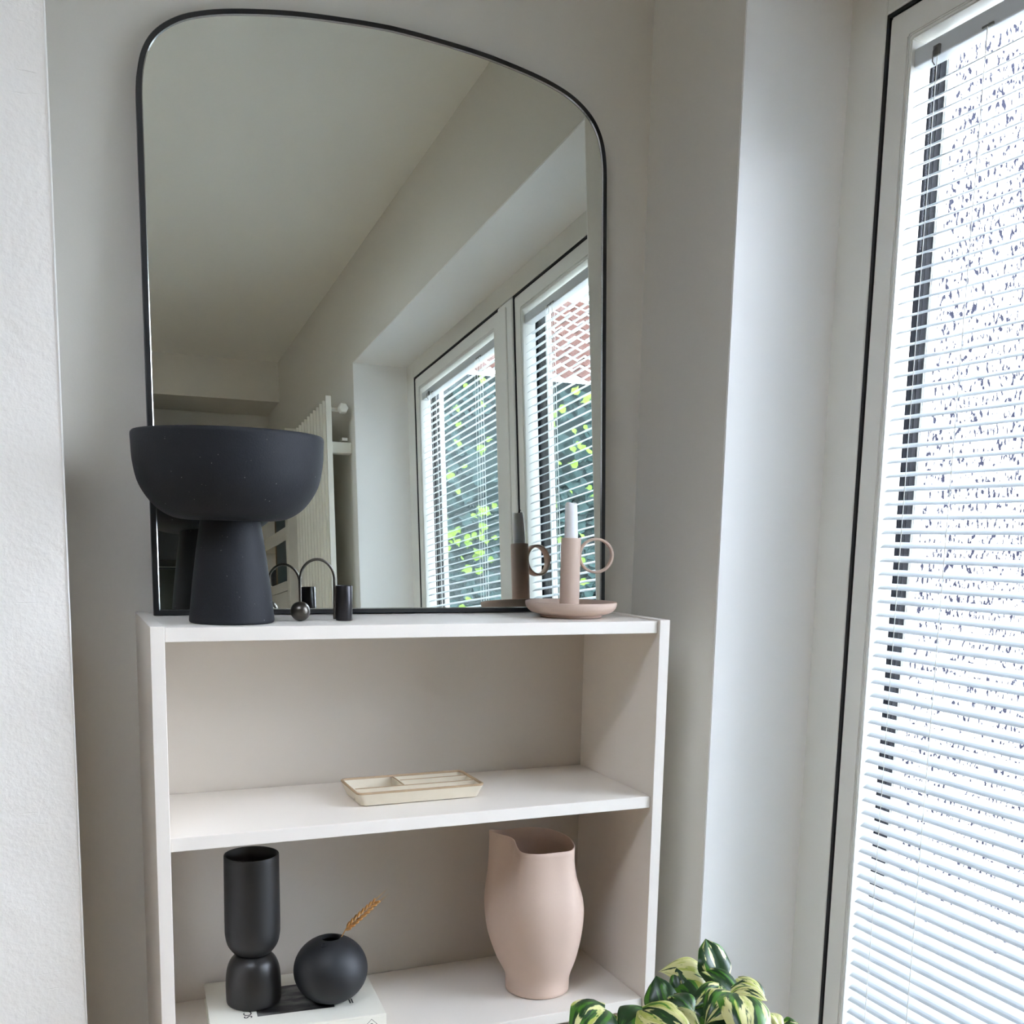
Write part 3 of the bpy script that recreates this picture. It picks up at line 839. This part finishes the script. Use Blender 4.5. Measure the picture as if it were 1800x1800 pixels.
# ------------------------------------------------------------------ potted plant in front of the bookcase's right end
PX, PY_ = 0.715, -0.270
pl_ = thing('pothos_plant', 'variegated cream and green leafy pothos in front of the bookcase end', 'plant', (PX, PY_, 0))
bm = bmesh.new()
lathe(bm, [(0, 0), (0.075, 0), (0.080, 0.004), (0.098, 0.330), (0.101, 0.345), (0.101, 0.370), (0.098, 0.374), (0.092, 0.372), (0.090, 0.345), (0.0, 0.345)], 48, cap0=False)
obj('planter', bm, M['planter'], pl_, True, 40)
bm = bmesh.new()
lathe(bm, [(0.0895, 0.346), (0.0895, 0.356), (0.05, 0.361), (0, 0.363)], 32, cap0=False)
obj('soil', bm, M['soil'], pl_, True)
LEAVES = [
    ((0.7451, -0.2595, 0.5644), (0.7441, -0.2233, 0.6097), 0.0572, (-0.013, -0.954, 0.298), 0.35, 0.1, 0.0),
    ((0.752, -0.2333, 0.5473), (0.6759, -0.2134, 0.564), 0.0512, (-0.396, -0.416, 0.819), 0.25, 0.22, 0.22),
    ((0.6515, -0.267, 0.5311), (0.6526, -0.2343, 0.5699), 0.0473, (-0.554, -0.76, 0.34), 0.25, 0.08, -0.14),
    ((0.6085, -0.2826, 0.5485), (0.5561, -0.3087, 0.5382), 0.0445, (-0.513, -0.344, 0.786), 0.3, 0.2, -0.02),
    ((0.584, -0.3215, 0.5682), (0.6107, -0.3968, 0.5585), 0.0557, (-0.215, -0.616, 0.758), 0.2, 0.15, 0.12),
    ((0.6323, -0.3194, 0.5803), (0.6378, -0.3639, 0.5779), 0.0355, (0.007, -0.467, 0.884), 0.25, 0.2, -0.05),
    ((0.7175, -0.3022, 0.5727), (0.6675, -0.3175, 0.5541), 0.0336, (-0.456, -0.554, 0.697), 0.3, 0.12, 0.06),
    ((0.7224, -0.3332, 0.5718), (0.6595, -0.3519, 0.5545), 0.0547, (-0.554, -0.434, 0.71), 0.25, 0.2, 0.1),
    ((0.7457, -0.304, 0.5572), (0.7193, -0.2375, 0.5724), 0.0391, (-0.051, -0.617, 0.785), 0.35, 0.15, 0.0),
    ((0.7087, -0.3453, 0.5808), (0.7335, -0.3881, 0.5871), 0.0327, (-0.083, -0.436, 0.896), 0.3, 0.2, 0.16),
    ((0.7379, -0.3061, 0.5678), (0.7592, -0.3444, 0.5773), 0.0287, (0.025, -0.417, 0.909), 0.35, 0.25, 0.1),
    ((0.7056, -0.366, 0.5885), (0.6716, -0.4411, 0.5577), 0.071, (-0.185, -0.783, 0.594), 0.2, 0.18, 0.08),
    ((0.7798, -0.2612, 0.558), (0.7963, -0.3062, 0.5484), 0.0263, (0.123, -0.656, 0.745), 0.3, 0.15, 0.14),
    ((0.7537, -0.3665, 0.5549), (0.7464, -0.406, 0.5498), 0.0265, (0.001, -0.727, 0.686), 0.3, 0.2, 0.18),
    ((0.7836, -0.3617, 0.5319), (0.801, -0.3736, 0.536), 0.022, (-0.062, -0.385, 0.921), 0.3, 0.2, 0.05),
    ((0.5491, -0.282, 0.5565), (0.4738, -0.3241, 0.5441), 0.071, (-0.362, -0.601, 0.712), 0.2, 0.22, 0.02),
    ((0.6363, -0.3205, 0.559), (0.641, -0.3697, 0.5483), 0.0358, (-0.184, -0.679, 0.711), 0.25, 0.15, 0.14),
    ((0.6826, -0.3207, 0.5431), (0.6948, -0.3728, 0.5386), 0.0398, (-0.09, -0.707, 0.701), 0.25, 0.15, -0.1),
    ((0.6884, -0.2285, 0.5499), (0.7019, -0.2832, 0.5384), 0.0468, (-0.313, -0.723, 0.616), 0.2, 0.1, -0.16),
    ((0.6915, -0.2455, 0.5461), (0.6958, -0.2227, 0.5709), 0.0276, (-0.554, -0.76, 0.34), 0.3, 0.05, -0.1),
    ((0.7639, -0.2028, 0.5202), (0.7662, -0.1748, 0.5521), 0.0452, (-0.427, -0.722, 0.544), 0.2, 0.1, -0.16),
    ((0.6339, -0.2859, 0.524), (0.5827, -0.3094, 0.5191), 0.0434, (-0.345, -0.56, 0.754), 0.2, 0.15, -0.12),
    ((0.6706, -0.3078, 0.5277), (0.622, -0.3356, 0.5163), 0.0434, (-0.345, -0.56, 0.754), 0.2, 0.15, -0.05),
    ((0.7064, -0.3197, 0.5269), (0.6805, -0.3543, 0.5065), 0.047, (-0.22, -0.757, 0.615), 0.2, 0.15, -0.15),
    ((0.666, -0.2476, 0.5356), (0.669, -0.2963, 0.5227), 0.0479, (-0.22, -0.757, 0.615), 0.2, 0.1, -0.18),
    ((0.7153, -0.2525, 0.5384), (0.7091, -0.2999, 0.5175), 0.0485, (-0.22, -0.757, 0.615), 0.2, 0.1, -0.14),
]

org = Vector((PX, PY_, 0))
def leaf_mesh(B, Tp, wd, N, fold, arch, seed):
    rnd = random.Random(seed)
    B, Tp, N = Vector(B) - org, Vector(Tp) - org, Vector(N).normalized()
    ax = Tp - B; ln = ax.length; ax.normalize()
    N = (N - ax * N.dot(ax)).normalized()
    S = ax.cross(N).normalized()
    nv, nu = 14, 10
    bm = bmesh.new(); uvl = bm.loops.layers.uv.new('UVMap')
    grid = []
    ph = rnd.uniform(0, 6.28); bend = rnd.uniform(-0.08, 0.08)
    for i in range(nv + 1):
        q = i / nv
        s = q ** 0.62
        w_ = wd * 0.53 * (math.sin(math.pi * min(1, s * 0.985 + 0.01)) ** 0.72)
        if q > 0.82: w_ *= 1 - 0.45 * ((q - 0.82) / 0.18) ** 0.9
        if i == 0: w_ = wd * 0.10
        if i == nv: w_ = 0.0004
        row = []
        for j in range(nu + 1):
            u = -1 + 2 * j / nu
            au = abs(u)
            back = -0.12 * wd * max(0, 1 - q * 6) * au            # heart shaped lobes behind the stalk
            p = B + ax * (q * ln + back) + N * (ln * arch * 4 * q * (1 - q) - ln * 0.35 * arch * q * q)
            p += S * (u * w_ * math.cos(fold * au) + bend * ln * q * q)
            p += N * (w_ * au * math.sin(fold) * 0.9 - w_ * 0.42 * au * au * au)
            p += N * (0.05 * wd * math.sin(q * 9 + ph + u * 2) * au * au)
            row.append(bm.verts.new(p))
        grid.append(row)
    for i in range(nv):
        for j in range(nu):
            f = bm.faces.new((grid[i][j], grid[i][j + 1], grid[i + 1][j + 1], grid[i + 1][j]))
            for l, (a, b_) in zip(f.loops, ((i, j), (i, j + 1), (i + 1, j + 1), (i + 1, j))):
                l[uvl].uv = (b_ / nu, a / nv)
    return bm
for k, (B, Tp, wd, N, fold, arch, cream) in enumerate(LEAVES):
    o = obj('leaf', leaf_mesh(B, Tp, wd, N, fold, arch, k), M['leaf'], pl_, True)
    o['cream'] = float(cream) - 0.05
    b0 = Vector(B) - org
    root = Vector((random.uniform(-0.03, 0.03), random.uniform(-0.03, 0.03), 0.355))
    dirn = (b0 - root); midp = root + dirn * 0.5 + Vector((0, 0, 0.03))
    pts = [root.lerp(midp, f).lerp(midp.lerp(b0, f), f) for f in [i / 8 for i in range(9)]]
    bm = bmesh.new(); tube(bm, pts, 0.0018, 7)
    obj('petiole', bm, M['stem'], pl_, True)

# ------------------------------------------------------------------ the far end of the room, seen in the mirror
rad = thing('tall_radiator', 'tall white ribbed radiator on the window wall, seen in the mirror', 'radiator', (0.80, -2.11, 0.20))
y0, y1 = -2.40, -1.835
nf = 11
pitch = (y1 - y0) / nf
cyy = rad.location.y; cx_ = rad.location.x; hz = 1.92 - 0.20
for i in range(nf):
    a = y0 + i * pitch
    obj('rib', bx(-0.010, 0.000, a - 0.0022 - cyy, a + 0.0022 - cyy, 0, hz, bevel=0.0008), M['radiator'], rad)
obj('plate', bx(0.0002, 0.008, y0 - cyy, y1 - cyy, 0.0, hz, bevel=0.001), M['radiator'], rad)
obj('end_cap', bx(-0.011, 0.0085, y1 + 0.0002 - cyy, y1 + 0.005 - cyy, -0.004, hz + 0.006, bevel=0.001), M['radiator'], rad)
bm = bmesh.new()
lathe(bm, [(0, 0), (0.017, 0), (0.019, 0.002), (0.019, 0.020), (0.016, 0.024), (0, 0.024)], 6, cap0=False)
bmesh.ops.transform(bm, matrix=Matrix.Translation((0.052, y1 - 0.012 - cyy, hz - 0.035)) @ Matrix.Rotation(R(-90), 4, 'X'), verts=bm.verts[:])
tube(bm, [(0.008, y1 - 0.020 - cyy, hz - 0.035), (0.052, y1 - 0.020 - cyy, hz - 0.035), (0.052, y1 - 0.008 - cyy, hz - 0.035)], 0.008, 10)
obj('air_valve', bm, M['radiator'], rad)
bm = bmesh.new()
box(bm, 0.008, 0.0855, y1 - 0.055 - cyy, y1 - 0.022 - cyy, hz - 0.19, hz - 0.15, bevel=0.002)
box(bm, 0.050, 0.070, y1 - 0.062 - cyy, y1 - 0.018 - cyy, hz - 0.145, hz - 0.135)
obj('wall_bracket', bm, M['radiator'], rad)
bm = bmesh.new()
box(bm, 0.008, 0.0855, y1 - 0.055 - cyy, y1 - 0.022 - cyy, 0.15, 0.19, bevel=0.002)
obj('wall_bracket', bm, M['radiator'], rad)

cb = thing('open_cabinet', 'pale painted open cabinet beyond the radiator, seen in the mirror', 'cabinet', (0.82, -2.83, 0))
cx_, cyy = 0.82, -2.83
f0, f1 = 0.775, 0.884
obj('end_panel', bx(f0 - cx_, f1 - cx_, -2.555 - cyy, -2.500 - cyy, 0, 1.95, bevel=0.002), M['cab'], cb)
obj('end_panel', bx(f0 - cx_, f1 - cx_, -3.140 - cyy, -3.110 - cyy, 0, 1.95, bevel=0.002), M['cab'], cb)
obj('back_panel', bx(f1 - 0.012 - cx_, f1 - cx_, -3.11 - cyy, -2.555 - cyy, 0, 1.95), M['cab'], cb)
for z0, z1 in ((1.495, 1.550), (1.285, 1.325), (1.90, 1.95)):
    obj('shelf_board', bx(f0 - cx_, f1 - 0.013 - cx_, -3.11 - cyy, -2.556 - cyy, z0, z1, bevel=0.001), M['cab'], cb)
for ya, yb in ((-3.108, -2.832), (-2.828, -2.558)):
    obj('lower_door', bx(f0 - cx_, f0 + 0.018 - cx_, ya - cyy, yb - cyy, 0.06, 1.282, bevel=0.0015), M['cab'], cb)
for z0, z1 in ((1.326, 1.494), (1.551, 1.899)):
    obj('door_edge', bx(f0 + 0.001 - cx_, f0 + 0.016 - cx_, -2.795 - cyy, -2.772 - cyy, z0, z1), M['cab_edge'], cb)
    obj('glass_door', bx(f0 + 0.002 - cx_, f0 + 0.008 - cx_, -2.771 - cyy, -2.556 - cyy, z0, z1), M['teal'], cb)
bt = thing('black_jar', 'round black jar with a knob lid in the pale cabinet, seen in the mirror', 'jar', (0.806, -2.890, 1.3256))
bm = bmesh.new(); lathe(bm, smooth_profile([(0.0, 0.0), (0.030, 0.0), (0.036, 0.012), (0.036, 0.052), (0.028, 0.070), (0.016, 0.076)], 4) + [(0, 0.076)], 28, cap0=False)
obj('body', bm, M['dark'], bt, True, 60)
bm = bmesh.new(); lathe(bm, smooth_profile([(0.015, 0.0762), (0.014, 0.082), (0.008, 0.089), (0, 0.091)], 3), 20, cap0=False)
obj('lid', bm, M['dark'], bt, True)

du = thing('wall_unit', 'black box unit hanging on the far wall, seen low in the mirror', 'wall unit', (0.24, YW + 0.001, 1.46))
obj('body', bx(-0.34, 0.34, 0, 0.30, 0, 0.55, bevel=0.004), M['dark'], du)
obj('front_panel', bx(-0.338, 0.338, 0.3005, 0.314, 0.003, 0.547, bevel=0.002), M['dark'], du)
sp = thing('splash_panel', 'dark grey green panel on the far wall under the black unit', 'panel', (0.24, YW + 0.0005, 0.90))
obj('sheet', bx(-0.42, 0.50, 0, 0.008, 0, 0.545, bevel=0.001), M['olive'], sp)
obj('edge_strip', bx(-0.42, 0.50, 0, 0.011, 0.5455, 0.555, bevel=0.001), M['dark'], sp)
hk = thing('wall_hook', 'small dark hook on the grey green panel below the black unit', 'hook', (0.452, YW + 0.0092, 1.385))
bm = bmesh.new(); lathe(bm, [(0, 0), (0.014, 0), (0.014, 0.004), (0, 0.006)], 20, cap0=False)
bmesh.ops.transform(bm, matrix=Matrix.Rotation(R(-90), 4, 'X'), verts=bm.verts[:])
obj('plate', bm, M['dark'], hk)
bm = bmesh.new(); tube(bm, [(0, 0.004, 0), (0, 0.022, -0.004), (0, 0.030, 0.006), (0, 0.030, 0.014)], 0.004, 8)
obj('peg', bm, M['dark'], hk, True)

# ------------------------------------------------------------------ outside
struct('ground', bx(1.19, 14, -14, 0.35, -0.25, -0.10), M['ground'])
struct('wall_exterior', bx(1.19, 7.0, 0.35, 0.60, -0.25, 5.2), M['stucco'])
dp = thing('downpipe', 'thin dark pipe rising from the ground by the white rendered wall outside', 'pipe', (1.612, 0.325, -0.10))
bm = bmesh.new(); lathe(bm, [(0, 0), (0.011, 0), (0.011, 0.735), (0.0135, 0.736), (0.0135, 0.760), (0.009, 0.760), (0.009, 0.73), (0, 0.73)], 18, cap0=False)
obj('pipe', bm, M['spacer'], dp, True, 40)
bm = bmesh.new(); box(bm, -0.016, 0.016, 0.0115, 0.0245, 0.55, 0.57)
obj('pipe_clamp', bm, M['spacer'], dp)
# ivy clad outhouse at the end of the yard
YO = -5.0
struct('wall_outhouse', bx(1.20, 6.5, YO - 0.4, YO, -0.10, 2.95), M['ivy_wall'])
bm = bmesh.new()
for iy in range(9):
    ya = YO + 0.14 - iy * 0.24; za = 2.93 + iy * 0.15
    rows = []
    for ix in range(161):
        x = 1.3 + 5.3 * ix / 160
        h = 0.022 * math.sin(2 * math.pi * ix / 5)
        rows.append([(x, ya + 0.03, za - 0.02 + h + 0.03), (x, ya - 0.24, za + 0.15 + h)])
    loft(bm, rows, False)
rf = struct('roof', bm, M['roof'], True)
def ivy(name, count, material, seed, size, label, ylo, yhi):
    rnd = random.Random(seed)
    bm = bmesh.new()
    for i in range(count):
        x = rnd.uniform(1.40, 5.6); z = rnd.uniform(0.1, 2.85)
        if noise.noise(Vector((x * 1.3, z * 1.3, seed))) < -0.10 and rnd.random() < 0.7: continue
        y = YO + rnd.uniform(ylo, yhi)
        s_ = size * rnd.uniform(0.6, 1.3)
        q = Matrix.Translation((x, y, z)) @ (Vector((rnd.uniform(-0.7, 0.7), 1, rnd.uniform(-0.2, 0.9))).normalized().to_track_quat('Z', 'Y').to_matrix().to_4x4()) @ Matrix.Rotation(rnd.uniform(0, 6.28), 4, 'Z')
        pts = [(0, -0.55, 0), (0.42, -0.42, 0.06), (0.50, 0.0, 0.10), (0.16, 0.22, 0.02), (0, 0.62, -0.06), (-0.16, 0.22, 0.02), (-0.50, 0.0, 0.10), (-0.42, -0.42, 0.06)]
        vs_ = [bm.verts.new(q @ Vector((a_ * s_, b_ * s_, c_ * s_))) for a_, b_, c_ in pts]
        ce = bm.verts.new(q @ Vector((0, 0, -0.02 * s_)))
        for j in range(8): bm.faces.new((ce, vs_[j], vs_[(j + 1) % 8]))
    o = obj(name, bm, material)
    o['kind'] = 'stuff'; o['label'] = label; o['category'] = 'ivy'
    return o
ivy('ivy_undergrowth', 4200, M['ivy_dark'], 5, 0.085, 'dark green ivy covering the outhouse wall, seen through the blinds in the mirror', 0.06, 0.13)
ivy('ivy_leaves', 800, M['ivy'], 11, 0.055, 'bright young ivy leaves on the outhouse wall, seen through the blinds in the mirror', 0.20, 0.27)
